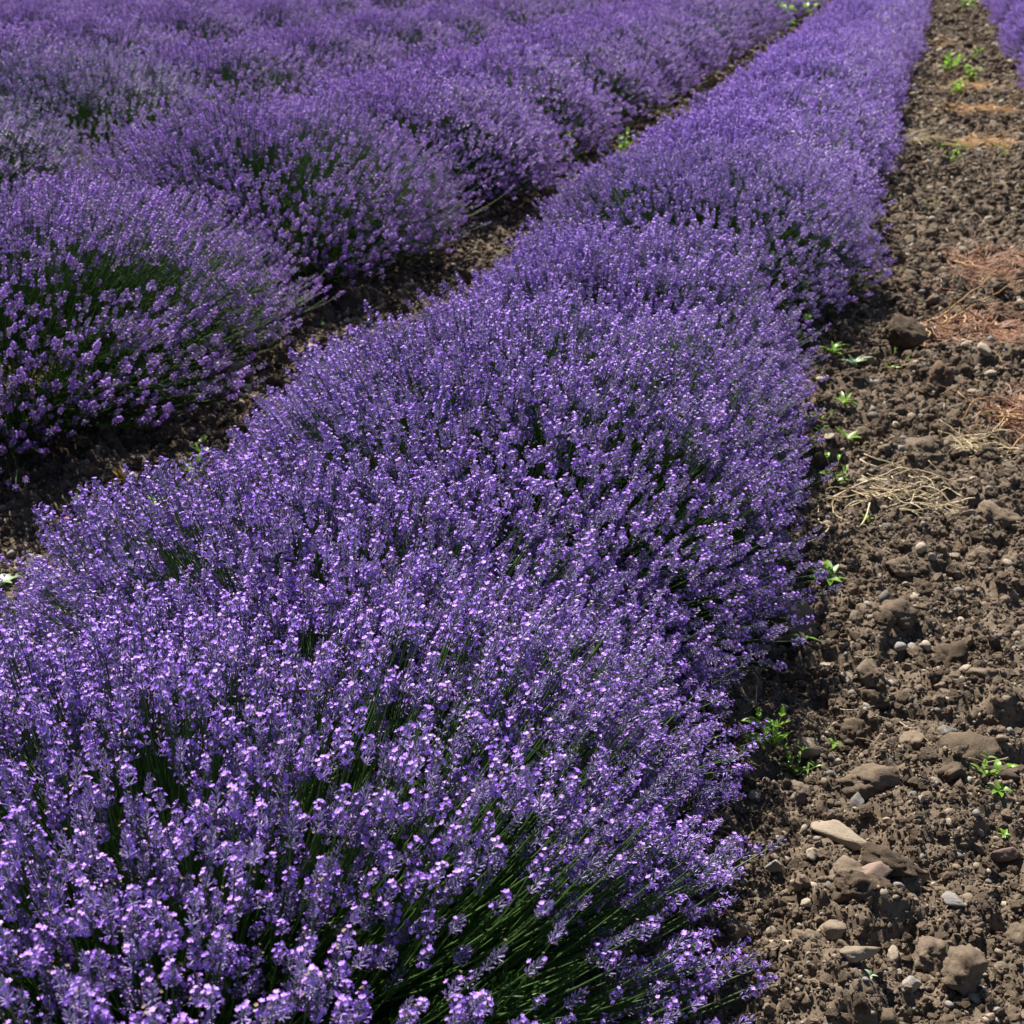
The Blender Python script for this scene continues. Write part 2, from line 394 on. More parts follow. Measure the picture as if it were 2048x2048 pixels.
ROW_NAME = {0: 'the widest row beside the path', 1: 'the second row, left of the soil strip', 2: 'the third row', 3: 'the fourth row', 4: 'the fifth row',
            5: 'the sixth row', 6: 'the seventh row', 7: 'the eighth row', 8: 'the ninth row', 9: 'the row right of the path'}
ORD = ['first', 'second', 'third', 'fourth', 'fifth', 'sixth', 'seventh', 'eighth', 'ninth', 'tenth', 'eleventh', 'twelfth', 'thirteenth', 'fourteenth', 'fifteenth', 'sixteenth', 'seventeenth', 'eighteenth', 'nineteenth', 'twentieth', 'twenty-first', 'twenty-second', 'twenty-third', 'twenty-fourth', 'twenty-fifth', 'twenty-sixth']
START = {0: 1.28, 1: 2.3, 2: 1.2, 9: 1.9}
STEP = {0: 1.45, 1: 1.72}
r0 = random.Random(5)
for ri, rx in enumerate(ROWS):
    yy = START.get(ri, .6 + r0.random()); st = STEP.get(ri, 1.66); k = 0
    if ri == 0: bushes.append((0, rx - .04, 2.12))
    while yy < 34:
        x = rx + (r0.uniform(-.05, .05) if (ri > 1) else 0)
        if ri == 0: x += .03 if k else .08
        if in_view(x, yy, .35, 1.05): bushes.append((ri, x, yy)); k += 1
        yy += 1.74 if (ri == 0 and yy < 1.5) else 1.2 if (ri == 0 and yy < 3.5) else 1.85 if (ri == 0 and yy < 4.6) else 1.62 if (ri == 1 and yy < 2.5) else 2.0 if (ri == 1 and yy < 4.1) else st * r0.uniform(.94, 1.06)
bushes.sort(key=lambda t: (t[0] != 0, 0))
print('bushes', len(bushes))
count = {0: -1}
NPART = 0
for bi, (ri, x, y) in enumerate(bushes):
    d = math.hypot(x, y); k = count.get(ri, 0); count[ri] = k + 1
    near = d < 7.2
    kind = 'violet' if ri in (0, 9) else 'purple' if ri == 1 else 'mauve'
    if ri == 2 and d < 9.3: kind = 'faded'
    a = .70 * r0.uniform(.96, 1.05); b = .98 * r0.uniform(.95, 1.05); c = (.66 if ri else .555 if yy0(y) else .51) * r0.uniform(.94, 1.06)
    if bi == 0: a, b, c = .72, .64, .52
    if ri == 0 and 3.9 < y < 4.6: a, b, c = .62, .74, .56
    if ri == 0 and 2.7 < y < 3.5: a, b, c = .715, 1.10, .57
    if ri == 0 and 5.5 < y < 6.8: a, b, c = .75, 1.05, .56
    if ri == 1: a = .87 if d < 7 else .93; b = 1.28 if 3 < y < 4.5 else b
    if ri not in (0, 1, 9): a = .95 * r0.uniform(.96, 1.05); c *= 1.02
    if ri not in (0, 9): c *= 1.05; b *= 1.12
    root = add('lavender_bush', None); z0 = .02; root.location = (x, y, z0); root.empty_display_size = .2
    look = {'violet': 'bright violet lavender bush', 'purple': 'purple lavender bush', 'mauve': 'mauve lavender bush', 'faded': 'pale grey-green lavender bush'}[kind]
    if kind == 'violet' and d > 12: look = 'distant violet lavender bush'
    tag(root, f'{look}, {ORD[k]} from below in {ROW_NAME[ri]}' if bi else 'small violet lavender bush squeezed in left between the two nearest bushes of the widest row', 'lavender bush', 'lavender bushes planted in rows')
    n = int(9000 if d < 4.5 else 7000 if d < 9 else 4000 if d < 16 else 2400)
    if bi == 0: n = 4400
    P, Q, S, r = heads(n, a, b, c, 11 + bi * 3, .21 if bi < 3 else .27 if ri == 0 else .26, 2.3 if ri == 1 else 3., .07 if ri == 1 else .05)
    if d > 9: S = S * 1.15
    if d > 16: S = S * 1.12
    W = P + np.array([x, y, z0])
    # drop heads that would sit under the soil
    if near:
        q = W - CAMP; dist = np.linalg.norm(q, axis=1); f = q @ FWD
        vis = (np.abs(q @ RGT / f * F) < .52) & (np.abs(q @ UPV / f * F) < .52) & (f > .2)
        nrm = P / np.array([a, b, c]) ** 2; rad = np.linalg.norm(P / np.array([a, b, c]), axis=1)
        facing = np.sum(nrm * -q, 1) > 0
        score = dist - rad * 1.2 * d * .3 + np.where(vis & facing, 0, 1000)
        order = np.argsort(score); ok = [i for i in order if score[i] < 500][:300]
        sel = set(ok); I = r.integers(0, NHI, len(P))
        for j, i in enumerate(ok):
            v = j % NHI
            s1 = add('flower_stem', stalk_mesh[v], root); s1.rotation_mode = 'QUATERNION'
            s1.location = P[i]; s1.rotation_quaternion = Q[i]; s1.scale = (S[i],) * 3
            h1 = add('flower_head', head_mesh[kind if kind == 'purple' else 'violet'][v], s1)
            if kind not in hi_groups:
                if j == 0: _S, _H = [], []
                if j < NHI: _S.append(s1); _H.append(h1)
                if j == NHI - 1: hi_groups[kind] = instancer('flower_scatter', [_S, _H])
            NPART += 1
        rest = np.array([i for i in range(len(P)) if i not in sel])
        point_cloud('flower_cluster', P[rest], Q[rest], S[rest], I[rest], hi_groups[kind], root)
    else:
        if lo_groups is None: lo_groups = {}
        start = 0
        if kind not in lo_groups:
            src = []
            for v in range(NLO):
                s1 = add('flower_stem', lo_mesh[kind][v], root); s1.rotation_mode = 'QUATERNION'
                s1.location = P[v]; s1.rotation_quaternion = Q[v]; s1.scale = (S[v],) * 3; src.append(s1)
            lo_groups[kind] = instancer('flower_scatter_' + kind, [src]); start = NLO
        I = r.integers(0, NLO, len(P))
        point_cloud('flower_cluster', P[start:], Q[start:], S[start:], I[start:], lo_groups[kind], root)
    # leafy shoots inside the bush
    ns = 800 if d < 5 else 420 if d < 9 else 160
    u = r.random(ns); phi = r.random(ns) * 6.283; rr = np.sqrt(u) * .62
    th = rr * 1.5
    SP = np.stack([np.cos(phi) * rr * a, np.sin(phi) * rr * b, .0 + r.random(ns) ** .8 * c * .36 * np.sqrt(np.maximum(.05, 1 - rr ** 2 * 1.6))], 1)
    SD = np.stack([np.cos(phi) * th, np.sin(phi) * th, np.ones(ns)], 1) + r.standard_normal((ns, 3)) * .2
    SQ = quat_from_zx(SD, r.standard_normal((ns, 3))); SS = .9 + .5 * r.random(ns)
    st_ = 0
    if sh_group is None:
        src = []
        for v in range(6):
            s1 = add('leafy_shoot', shoot_mesh[v], root); s1.rotation_mode = 'QUATERNION'; s1.location = SP[v]; s1.rotation_quaternion = SQ[v]; src.append(s1)
        sh_group = instancer('shoot_scatter', [src + _S[:8]]); st_ = 6
    SI = r.integers(0, 6, ns)
    nb = 1500 if d < 5 else 800 if d < 9 else 250       # bare green stalks below the flowers
    bP, bQ, bS, _ = heads(nb, a * .8, b * .8, c * .8, 900 + bi, 0)
    SP = np.concatenate([SP[st_:], bP]); SQ = np.concatenate([SQ[st_:], bQ]); SS = np.concatenate([SS[st_:], bS]); SI = np.concatenate([SI[st_:], r.integers(6, 14, len(bP))])
    point_cloud('foliage', SP, SQ, SS, SI, sh_group, root)
print('stems as parts', NPART)

# ------------------------------------------------------------------ clods and stones
def ico(sub):
    import bmesh
    bm = bmesh.new(); bmesh.ops.create_icosphere(bm, subdivisions=sub, radius=1.0)
    V = np.array([v.co[:] for v in bm.verts]); Fc = [tuple(v.index for v in f.verts) for f in bm.faces]; bm.free(); return V, Fc
ICO = {k: ico(k) for k in (2, 3, 4)}
def n3(V, f, s): return (vnoise(V[:, 0] * f + s, V[:, 1] * f + V[:, 2] * f * .6, s) + vnoise(V[:, 1] * f + 7 + s, V[:, 2] * f + V[:, 0] * f * .5, s + 1) + vnoise(V[:, 2] * f + 3 + s, V[:, 0] * f - V[:, 1] * f * .4, s + 2)) / 3 - .5
def clod_mesh(seed, sub, m):
    V, Fc = ICO[sub]; g = np.random.default_rng(seed); pl = g.standard_normal((9, 3)); pl /= np.linalg.norm(pl, axis=1, keepdims=True); dd = g.uniform(.6, 1, 9)
    dots = V @ pl.T; r = np.minimum(np.min(np.where(dots > .05, dd / np.maximum(dots, .05), 9), axis=1), 1.25)
    r = r * (1 + .5 * n3(V, 1.4, seed) + .5 * n3(V, 3.3, seed + 5))
    if sub > 2: r = r + .34 * n3(V, 8, seed + 9)
    if sub > 3: r = r + .34 * n3(V, 15, seed + 14) + .26 * n3(V, 31, seed + 19)
    W = V * r[:, None] * np.array([1, .85, .68])
    return mesh('soil_clod', W, Fc, [m], smooth=sub > 3)
def stone_mesh(seed, sub, m, flat=.6, rnd_=.15):
    V, Fc = ICO[sub]; g = np.random.default_rng(seed); pl = g.standard_normal((16, 3)); pl /= np.linalg.norm(pl, axis=1, keepdims=True); dd = g.uniform(.68, 1, 16)
    dots = V @ pl.T; t = np.where(dots > .05, dd / np.maximum(dots, .05), 9)
    k = 11.; r = -np.log(np.sum(np.exp(-k * np.minimum(t, 3)), 1)) / k
    r = r + .20 * n3(V, 3, seed) + .14 * n3(V, 9, seed) + .07 * n3(V, 21, seed + 2)
    W = V * r[:, None] * np.array([1, .8, flat])
    return mesh('stone', W, Fc, [m], smooth=True)
big_clod = [clod_mesh(40 + k, 4, M['clod']) for k in range(7)]; red_clod = clod_mesh(70, 4, M['reddish_clod'])
mid_clod = [clod_mesh(90 + k, 3, M['clod']) for k in range(8)]
def shard_mesh(seed, sub):
    V, Fc = ICO[sub]; g = np.random.default_rng(seed); pl = g.standard_normal((12, 3)); pl /= np.linalg.norm(pl, axis=1, keepdims=True); dd = g.uniform(.55, 1, 12)
    dots = V @ pl.T; r = np.min(np.where(dots > .05, dd / np.maximum(dots, .05), 9), axis=1); r = np.minimum(r, 1.5) * (1 + .35 * n3(V, 5, seed) + .2 * n3(V, 11, seed + 3))
    return mesh('soil_clod', V * r[:, None] * np.array([1, .8, .7]), Fc, [M['clod']], smooth=False)
crumb = [shard_mesh(130 + k, 2) for k in range(5)]
for k in range(0, 8, 2): mid_clod[k] = shard_mesh(190 + k, 3)
pebble = [stone_mesh(20 + k, 2, m) for k, m in enumerate([M['pale_stone'], M['grey_stone'], M['pale_stone']])]
big_stone = {c: [stone_mesh(s + k, 4, M[c], f) for k, f in enumerate((.6, .75, .5, .65))] for s, c in ((300, 'pale_stone'), (320, 'grey_stone'), (340, 'pink_stone'))}
def rock(name, me, x, y, s, label, rz=0, tilt=0, sink=.3, sc=(1, 1, 1), group=None):
    o = add(name, me); h = gz(x, y)
    o.location = (x, y, h + s * .68 * sc[2] * (1 - 2 * sink) ); o.scale = (s * sc[0], s * sc[1], s * sc[2]); o.rotation_euler = (tilt, tilt * .6, rz)
    tag(o, label, 'stone' if name == 'stone' else 'soil clod', group); return o
CL = 'soil_clod'
big = [
 (CL, big_clod[0], .0, 5.42, .085, 'large dark brown clod, biggest lump below the red root mats', .3, .2, .18, (1, 1, 1.05)),
 (CL, red_clod, .13, 5.0, .058, 'reddish brown upright clod below the large dark clod', 1.3, .5, .2, (1, 1, 1.3)),
 (CL, big_clod[1], -.17, 2.98, .062, 'large crumbly clod half under the lavender edge, mid picture', .8, .1, .3, (1.2, 1, 1)),
 ('stone', big_stone['pale_stone'][0], -.10, 2.44, .034, 'pale beige angular rock right behind the upright green weed', .4, .5, .25, (1.1, 1, 1.1)),
 (CL, big_clod[2], -.26, 2.15, .043, 'tan rounded clod touching the lavender edge in the lower right', 2.2, .1, .3, (1.2, 1, 1)),
 (CL, big_clod[3], -.01, 2.56, .032, 'dark pointed clod behind the small two-leaved seedling', 1.0, .4, .25, (.9, 1, 1.2)),
 ('stone', big_stone['pale_stone'][1], -.09, 2.79, .018, 'small bright pale stone, left of a close pair', .2, .3, .3, (1, 1, 1)),
 ('stone', big_stone['pale_stone'][2], -.045, 2.76, .019, 'small bright pale stone, right of a close pair', 1.2, .5, .3, (1, 1, 1)),
 ('stone', big_stone['pale_stone'][3], -.18, 2.29, .016, 'round flat pale pebble just below the upright green weed', .2, .1, .3, (1, 1, 1)),
 ('stone', big_stone['pale_stone'][2], -.01, 2.20, .036, 'long pale tan slab lying tilted in the lower soil', -.5, .15, .3, (1.4, .7, .9)),
 (CL, big_clod[4], .03, 2.36, .048, 'wide dark overhanging clod with a deep shadow beneath', .2, .1, .2, (1.4, 1, .9)),
 (CL, big_clod[5], .22, 2.53, .060, 'big light brown clod lying above the rightmost green weed', .4, .1, .35, (1.3, 1, .8)),
 ('stone', big_stone['pale_stone'][1], -.10, 1.86, .026, 'smooth pale tan stone close to the lowest lavender sprays', .3, .2, .3, (1.2, 1, .9)),
 ('stone', big_stone['pale_stone'][0], -.01, 1.92, .030, 'rounded pale stone split by a small dark crumb', .9, .2, .35, (1.1, .9, .8)),
 ('stone', big_stone['pale_stone'][3], .085, 1.89, .020, 'light tan oblong stone standing on edge in the lower soil', 1.4, .7, .25, (1.2, .7, .9)),
 ('stone', big_stone['pink_stone'][0], .035, 2.03, .026, 'pinkish brown stone on top of a dark clod', .4, .2, .05, (1, .9, .7)),
 (CL, big_clod[6], .02, 2.0, .034, 'dark clod carrying the pinkish stone', .4, .2, .3, (1.3, 1, 1)),
 ('stone', big_stone['pale_stone'][1], -2.34, 4.47, .045, 'pale round stone in the narrow strip, left of its neighbour', .4, .2, .3, (1, 1, .9)),
 ('stone', big_stone['pale_stone'][0], -2.25, 4.44, .040, 'pale stone in the narrow strip, right of its neighbour', 1.4, .2, .3, (1, 1, .9)),
 ('stone', big_stone['grey_stone'][2], -2.17, 4.27, .035, 'grey brown stone in the sunlit part of the narrow strip', 1.4, .2, .3, (1, 1, .9)),
 (CL, big_clod[0], .25, 2.83, .045, 'rough brown clod at the right edge of the picture, mid height', 2.4, .3, .3, (1, 1, 1)),
 ('stone', big_stone['grey_stone'][0], .16, 2.62, .022, 'angular grey stone with a sharp lit top edge', 2.0, .5, .2, (1, 1, 1.1)),
 (CL, big_clod[1], .19, 1.84, .036, 'tall dark clod in the bottom right corner area', .5, .6, .2, (.8, 1, 1.3)),
 (CL, big_clod[3], .0, 2.03, .030, 'round knobbly clod right of the narrow dark cleft', .1, .1, .2, (1, 1, 1)),
 (CL, big_clod[2], .07, 2.08, .036, 'low dark clod beside the knobbly round clod', 2.6, .1, .25, (1.3, 1, .8)),
 (CL, big_clod[6], .14, 1.91, .032, 'brown clod with crumbling sides near the bottom right', 1.6, .4, .25, (1, 1, 1)),
 ('stone', big_stone['grey_stone'][1], .11, 1.82, .017, 'small pale grey wedge-shaped stone near the bottom', 1.0, .4, .2, (1.2, .8, .8)),
 ('stone', big_stone['pale_stone'][3], -.055, 1.97, .014, 'small squared pale stone between dark crumbs', .7, .2, .25, (1.3, .7, .8)),
 ('stone', big_stone['grey_stone'][3], -.12, 2.07, .018, 'grey brown pointed stone just right of the lavender edge', .7, .8, .2, (.8, .8, 1.3)),
 ('stone', big_stone['pale_stone'][2], -.06, 2.10, .018, 'pale tan stone leaning on a crumbly clod', 1.1, .7, .2, (1, .7, 1.1)),
 ('stone', big_stone['pink_stone'][1], .26, 2.22, .020, 'pinkish stone at the right picture edge under the green weed', .7, .2, .25, (1, 1, 1)),
 ('stone', big_stone['grey_stone'][2], .17, 2.02, .016, 'smooth oval grey pebble on the lower right soil', .3, .1, .25, (1.3, 1, .9)),
 ('stone', big_stone['pale_stone'][1], .02, 1.79, .018, 'pale stone close to the bottom edge of the picture', .3, .1, .25, (1.3, 1, .9)),
 ('stone', big_stone['pale_stone'][2], -2.06, 2.82, .030, 'tan stone in the narrow strip below the orange butterfly', .9, .3, .3, (1, .8, 1)),
 ('stone', big_stone['pale_stone'][3], -2.12, 3.46, .028, 'pale stone lying in shadow between the two nearest rows', .2, .2, .3, (1.3, 1, .8)),
 (CL, big_clod[4], .17, 2.95, .048, 'knobbly clod on the right side under the straw pile', 1.2, .2, .3, (1, 1, 1)),
 (CL, big_clod[5], .06, 3.06, .045, 'rounded clod in the middle of the path under the straw pile', 2.2, .2, .3, (1, 1, .9)),
 (CL, big_clod[6], .09, 4.26, .062, 'pair-topped dark clod left of the upper straw pile', 2.9, .2, .3, (1.3, 1, .9)),
 (CL, big_clod[0], .30, 3.78, .060, 'broad clod at the right edge beside the straw pile', .9, .2, .3, (1.2, 1, .9)),
 (CL, big_clod[3], .01, 2.77, .036, 'low brown clod right of the close pair of pale stones', 1.9, .2, .3, (1.2, 1, .9)),
 ('stone', big_stone['grey_stone'][1], -.14, 3.13, .024, 'whitish smooth stone under the leafy seedling by the lavender edge', .3, .1, .2, (1.2, 1, .8)),
 (CL, big_clod[4], -.17, 2.76, .040, 'flat topped clod beside the lavender edge above the upright weed', .3, .1, .3, (1.4, 1, .7)),
]
for b_ in big: rock(*b_)
used = [(b_[2], b_[3], b_[4]) for b_ in big]
# further loose clods and stones, the largest ones single objects
MARKS = [(b_[2], b_[3], b_[5].split(',')[0]) for b_ in big]
LM = ['large dark clod', 'reddish upright clod', 'crumbly clod by the lavender', 'angular beige rock', 'tan rounded clod', 'dark pointed clod', 'left bright stone of the pair', 'right bright stone of the pair', 'round flat pale pebble', 'long tilted tan slab',
      'overhanging clod', 'big light brown clod', 'smooth tan stone by the lavender', 'split pale stone', 'oblong stone on edge', 'pinkish stone', 'clod carrying the pinkish stone', 'left round stone of the strip', 'right pale stone of the strip', 'grey brown stone of the strip',
      'rough clod at the right edge', 'angular grey stone', 'tall dark corner clod', 'knobbly round clod', 'low dark clod', 'crumbling brown clod', 'grey wedge stone', 'squared pale stone', 'pointed grey stone', 'leaning tan stone', 'pinkish edge stone', 'smooth oval pebble', 'pale bottom stone',
      'tan stone below the butterfly', 'pale stone in shadow', 'knobbly clod under the straw', 'rounded clod under the straw', 'pair-topped clod', 'broad clod beside the straw', 'low brown clod', 'whitish smooth stone', 'flat topped clod']
MARKS = [(b_[2], b_[3], l) for b_, l in zip(big, LM)] + [(.40, 6.6, 'uppermost red mat'), (.1, 5.75, 'middle red mat'), (-.2, 5.16, 'grey-green weed'), (-.21, 4.57, 'flat green seedling'), (.04, 3.78, 'straw pile'), (-.05, 3.62, 'yellow-green seedling'), (.22, 2.41, 'broad-leaved weed'), (-.18, 2.40, 'upright red-stemmed weed'), (-2.05, 3.01, 'orange butterfly'), (-2.02, 3.39, 'round-leaved weed'), (-2.18, 4.93, 'shaded small weed')]
seen_labels = set()
def place_label(kindw, x, y, s):
    c = sorted(MARKS, key=lambda m_: math.hypot(m_[0] - x, (m_[1] - y) * .6))
    sizes = 'tiny' if s < .016 else 'small' if s < .022 else 'middling'
    for mx_, my_, nm in c[:4]:
        dx, dy = (x - mx_) / y, (y - my_) / y * .45
        d_ = math.hypot(dx, dy); ww = ('touching' if d_ < .012 else 'close') if d_ < .035 else 'nearby' if d_ < .08 else 'apart'
        dr = ('above' if dy > 0 else 'below') if abs(dy) > 2 * abs(dx) else ('right of' if dx > 0 else 'left of') if abs(dx) > 2 * abs(dy) else ('above right of' if dx > 0 else 'above left of') if dy > 0 else ('below right of' if dx > 0 else 'below left of')
        l = ' '.join(f'{sizes} {kindw}, {ww}, {dr} the {nm}'.split()[:16])
        if l not in seen_labels: seen_labels.add(l); return l
    return None
cnt = 0; g = np.random.default_rng(3)
def free(x, y, s): return all((x - a) ** 2 + (y - b) ** 2 > (s + c) ** 2 * .8 for a, b, c in used)
while cnt < 210:
    if g.random() < .8: x = g.uniform(-.42, .40); y = 1.7 + 5 * g.random() ** 1.6; x = x + max(0, (y - 1.8)) * .03
    else: x = g.uniform(-2.4, -1.85); y = g.uniform(2.6, 6.5)
    s = g.uniform(.012, .028) * (.75 + .25 * y / 2)
    if not free(x, y, s): continue
    used.append((x, y, s)); cnt += 1
    strip = 'on the bare path right of the lavender' if x > -1 else 'in the narrow strip between lavender rows'
    if g.random() < .80:
        o = rock(CL, mid_clod[cnt % 8] if s < .024 else big_clod[cnt % 7], x, y, s, place_label('brown soil clod', x, y, s) or 'small brown clod lying loose ' + strip, g.random() * 6.28, g.random(), .28, (1, 1, 1), 'small loose clods ' + strip)
    else:
        c = ['pale_stone', 'pale_stone', 'grey_stone', 'pink_stone'][int(g.integers(0, 4))]
        o = rock('stone', big_stone[c][cnt % 4], x, y, s * .72, place_label(c.split('_')[0] + ' stone', x, y, s) or f'small {c.split("_")[0]} stone lying loose ' + strip, g.random() * 6.28, g.random(), .25, (1, 1, 1), f'small {c.split("_")[0]} stones ' + strip)
# source crumbs, standing where crumbs lie
srcs = []
for k, me_ in enumerate(mid_clod[:5] + crumb + pebble):
    x = -.12 + .03 * k; y = 2.15 + .12 * (k % 5); s = .010
    o = rock(CL if k < 10 else 'stone', me_, x, y, s, place_label('soil crumb' if k < 10 else 'pebble', x, y, s) or 'tiny soil crumb lying among others on the lower path', k, .3, .25, (1, 1, 1), 'tiny crumbs and pebbles on the lower path'); srcs.append(o)
crumb_group = instancer('crumb_scatter', [srcs])
def scatter(x0, x1, y0, y1, dens, smin, smax, pw, name):
    n = int((x1 - x0) * (y1 - y0) * dens); x = g.uniform(x0, x1, n); y = g.uniform(y0, y1, n)
    s = smin * (1 - g.random(n) * (1 - (smin / smax) ** pw)) ** (-1 / pw)
    z = ground(x, y) + s * .15
    D = g.standard_normal((n, 3)); D[:, 2] = np.abs(D[:, 2]) + .6
    Q = quat_from_zx(D, g.standard_normal((n, 3)))
    I = np.where(s > .008, g.integers(0, 5, n), g.integers(5, 10, n)); peb = g.random(n) < .11
    I = np.where(peb, g.integers(10, 13, n), I)
    return x, y, z, s, Q, I
parts_ = [scatter(-.62, .50, 1.62, 2.7, 30000, .0022, .015, 2.1, 0), scatter(-.55, .62, 2.7, 4.2, 17000, .003, .020, 2.1, 0), scatter(-.5, .8, 4.2, 7, 7000, .005, .028, 2.1, 0), scatter(-.5, 1.0, 7, 16, 1700, .009, .04, 2.1, 0), scatter(-.5, 1.2, 16, 36, 260, .025, .07, 2.1, 0),
          scatter(-2.75, -1.4, 2.2, 5, 9000, .004, .024, 2.1, 0), scatter(-2.75, -1.4, 5, 11, 2400, .008, .032, 2.1, 0), scatter(-2.8, -1.4, 11, 34, 330, .02, .06, 2.1, 0)]
x, y, z, s, Q, I = [np.concatenate(c) for c in zip(*parts_)]
point_cloud('soil_crumbs', np.stack([x, y, z], 1), Q, s, I, crumb_group)
print('crumbs', len(x))

# ------------------------------------------------------------------ weeds
def leaf_mesh(L, W, m, bend=.3, fold=.25, tip=1.0):
    mb = MB(); n = 7; V = []
    for i in range(n + 1):
        t = i / n; w_ = W * math.sin(math.pi * min(1, t ** .85 * .97 + .03)) ** .8 * .5
        zc = bend * L * (t - t * t * 1.4); xx = L * t
        V += [(xx, -w_, zc + fold * w_), (xx, 0, zc), (xx, w_, zc + fold * w_)]
    Fc = []
    for i in range(n):
        for k in (0, 1): a = i * 3 + k; Fc.append((a, a + 1, a + 4, a + 3))
    mb.put(V, Fc, 0); return mb.build('leaf', [m], True)
LEAF = {}
for nm, m in (('green', M['weed_leaf']), ('pale', M['pale_leaf']), ('red', M['red_leaf'])):
    LEAF[nm] = [leaf_mesh(1, .42, m, .35), leaf_mesh(1, .34, m, .1), leaf_mesh(1, .52, m, .55)]
    LEAF[nm + '_narrow'] = [leaf_mesh(1, .2, m, .3), leaf_mesh(1, .24, m, .6)]
def weed(x, y, size, n, label, style='rosette', col='green', seed=0, shoots=1, cat='weed', z=None):
    rnd = random.Random(seed * 31 + n); root = add('weed', None); size *= 1.05; root.location = (x, y, (gz(x, y) + .008) if z is None else z); root.empty_display_size = .03
    tag(root, label, cat, 'weeds and seedlings in the soil')
    def lf(p, an, tilt, L, c=None):
        ms = LEAF[c or col]; o = add('leaf', rnd.choice(ms), root); o.location = p; o.scale = (L,) * 3
        o.rotation_euler = (rnd.uniform(-.3, .3), -tilt, an)
    sm = MB()
    if style == 'rosette':
        sm.tube([(0, 0, -.01), (0, 0, size * .15)], [.0012, .001], 4, 0)
        for k in range(n): lf((0, 0, size * .15), k * 2.4 + rnd.uniform(-.3, .3), rnd.uniform(.15, .7), size * rnd.uniform(.6, 1))
    else:
        for s_ in range(shoots):
            an0 = rnd.random() * 6.28 if shoots > 1 else .6; lean = rnd.uniform(.2, .9) if shoots > 1 else .25; H = size * rnd.uniform(.75, 1.1)
            P = [Vector((math.cos(an0) * lean * H * t, math.sin(an0) * lean * H * t, -.008 + H * t * (1 - .25 * lean * t))) for t in (0, .35, .7, 1)]
            sm.tube(P, [.0016, .0014, .0011, .0008], 5, 0)
            npair = max(2, n // (2 * shoots))
            for k in range(npair):
                t = .25 + .75 * k / (npair - 1); q = P[0].lerp(P[3], t); q.z = -.008 + H * t * (1 - .25 * lean * t)
                for side in (0, math.pi): lf(q, k * 1.57 + side + rnd.uniform(-.2, .2), rnd.uniform(.2, .8), size * rnd.uniform(.32, .5) * (1.1 - .4 * t))
            lf(P[3], rnd.random() * 6, 1.2, size * .25)
    add('weed_stem', sm.build('weed_stem', [M['weed_stem']], True), root)
    return root
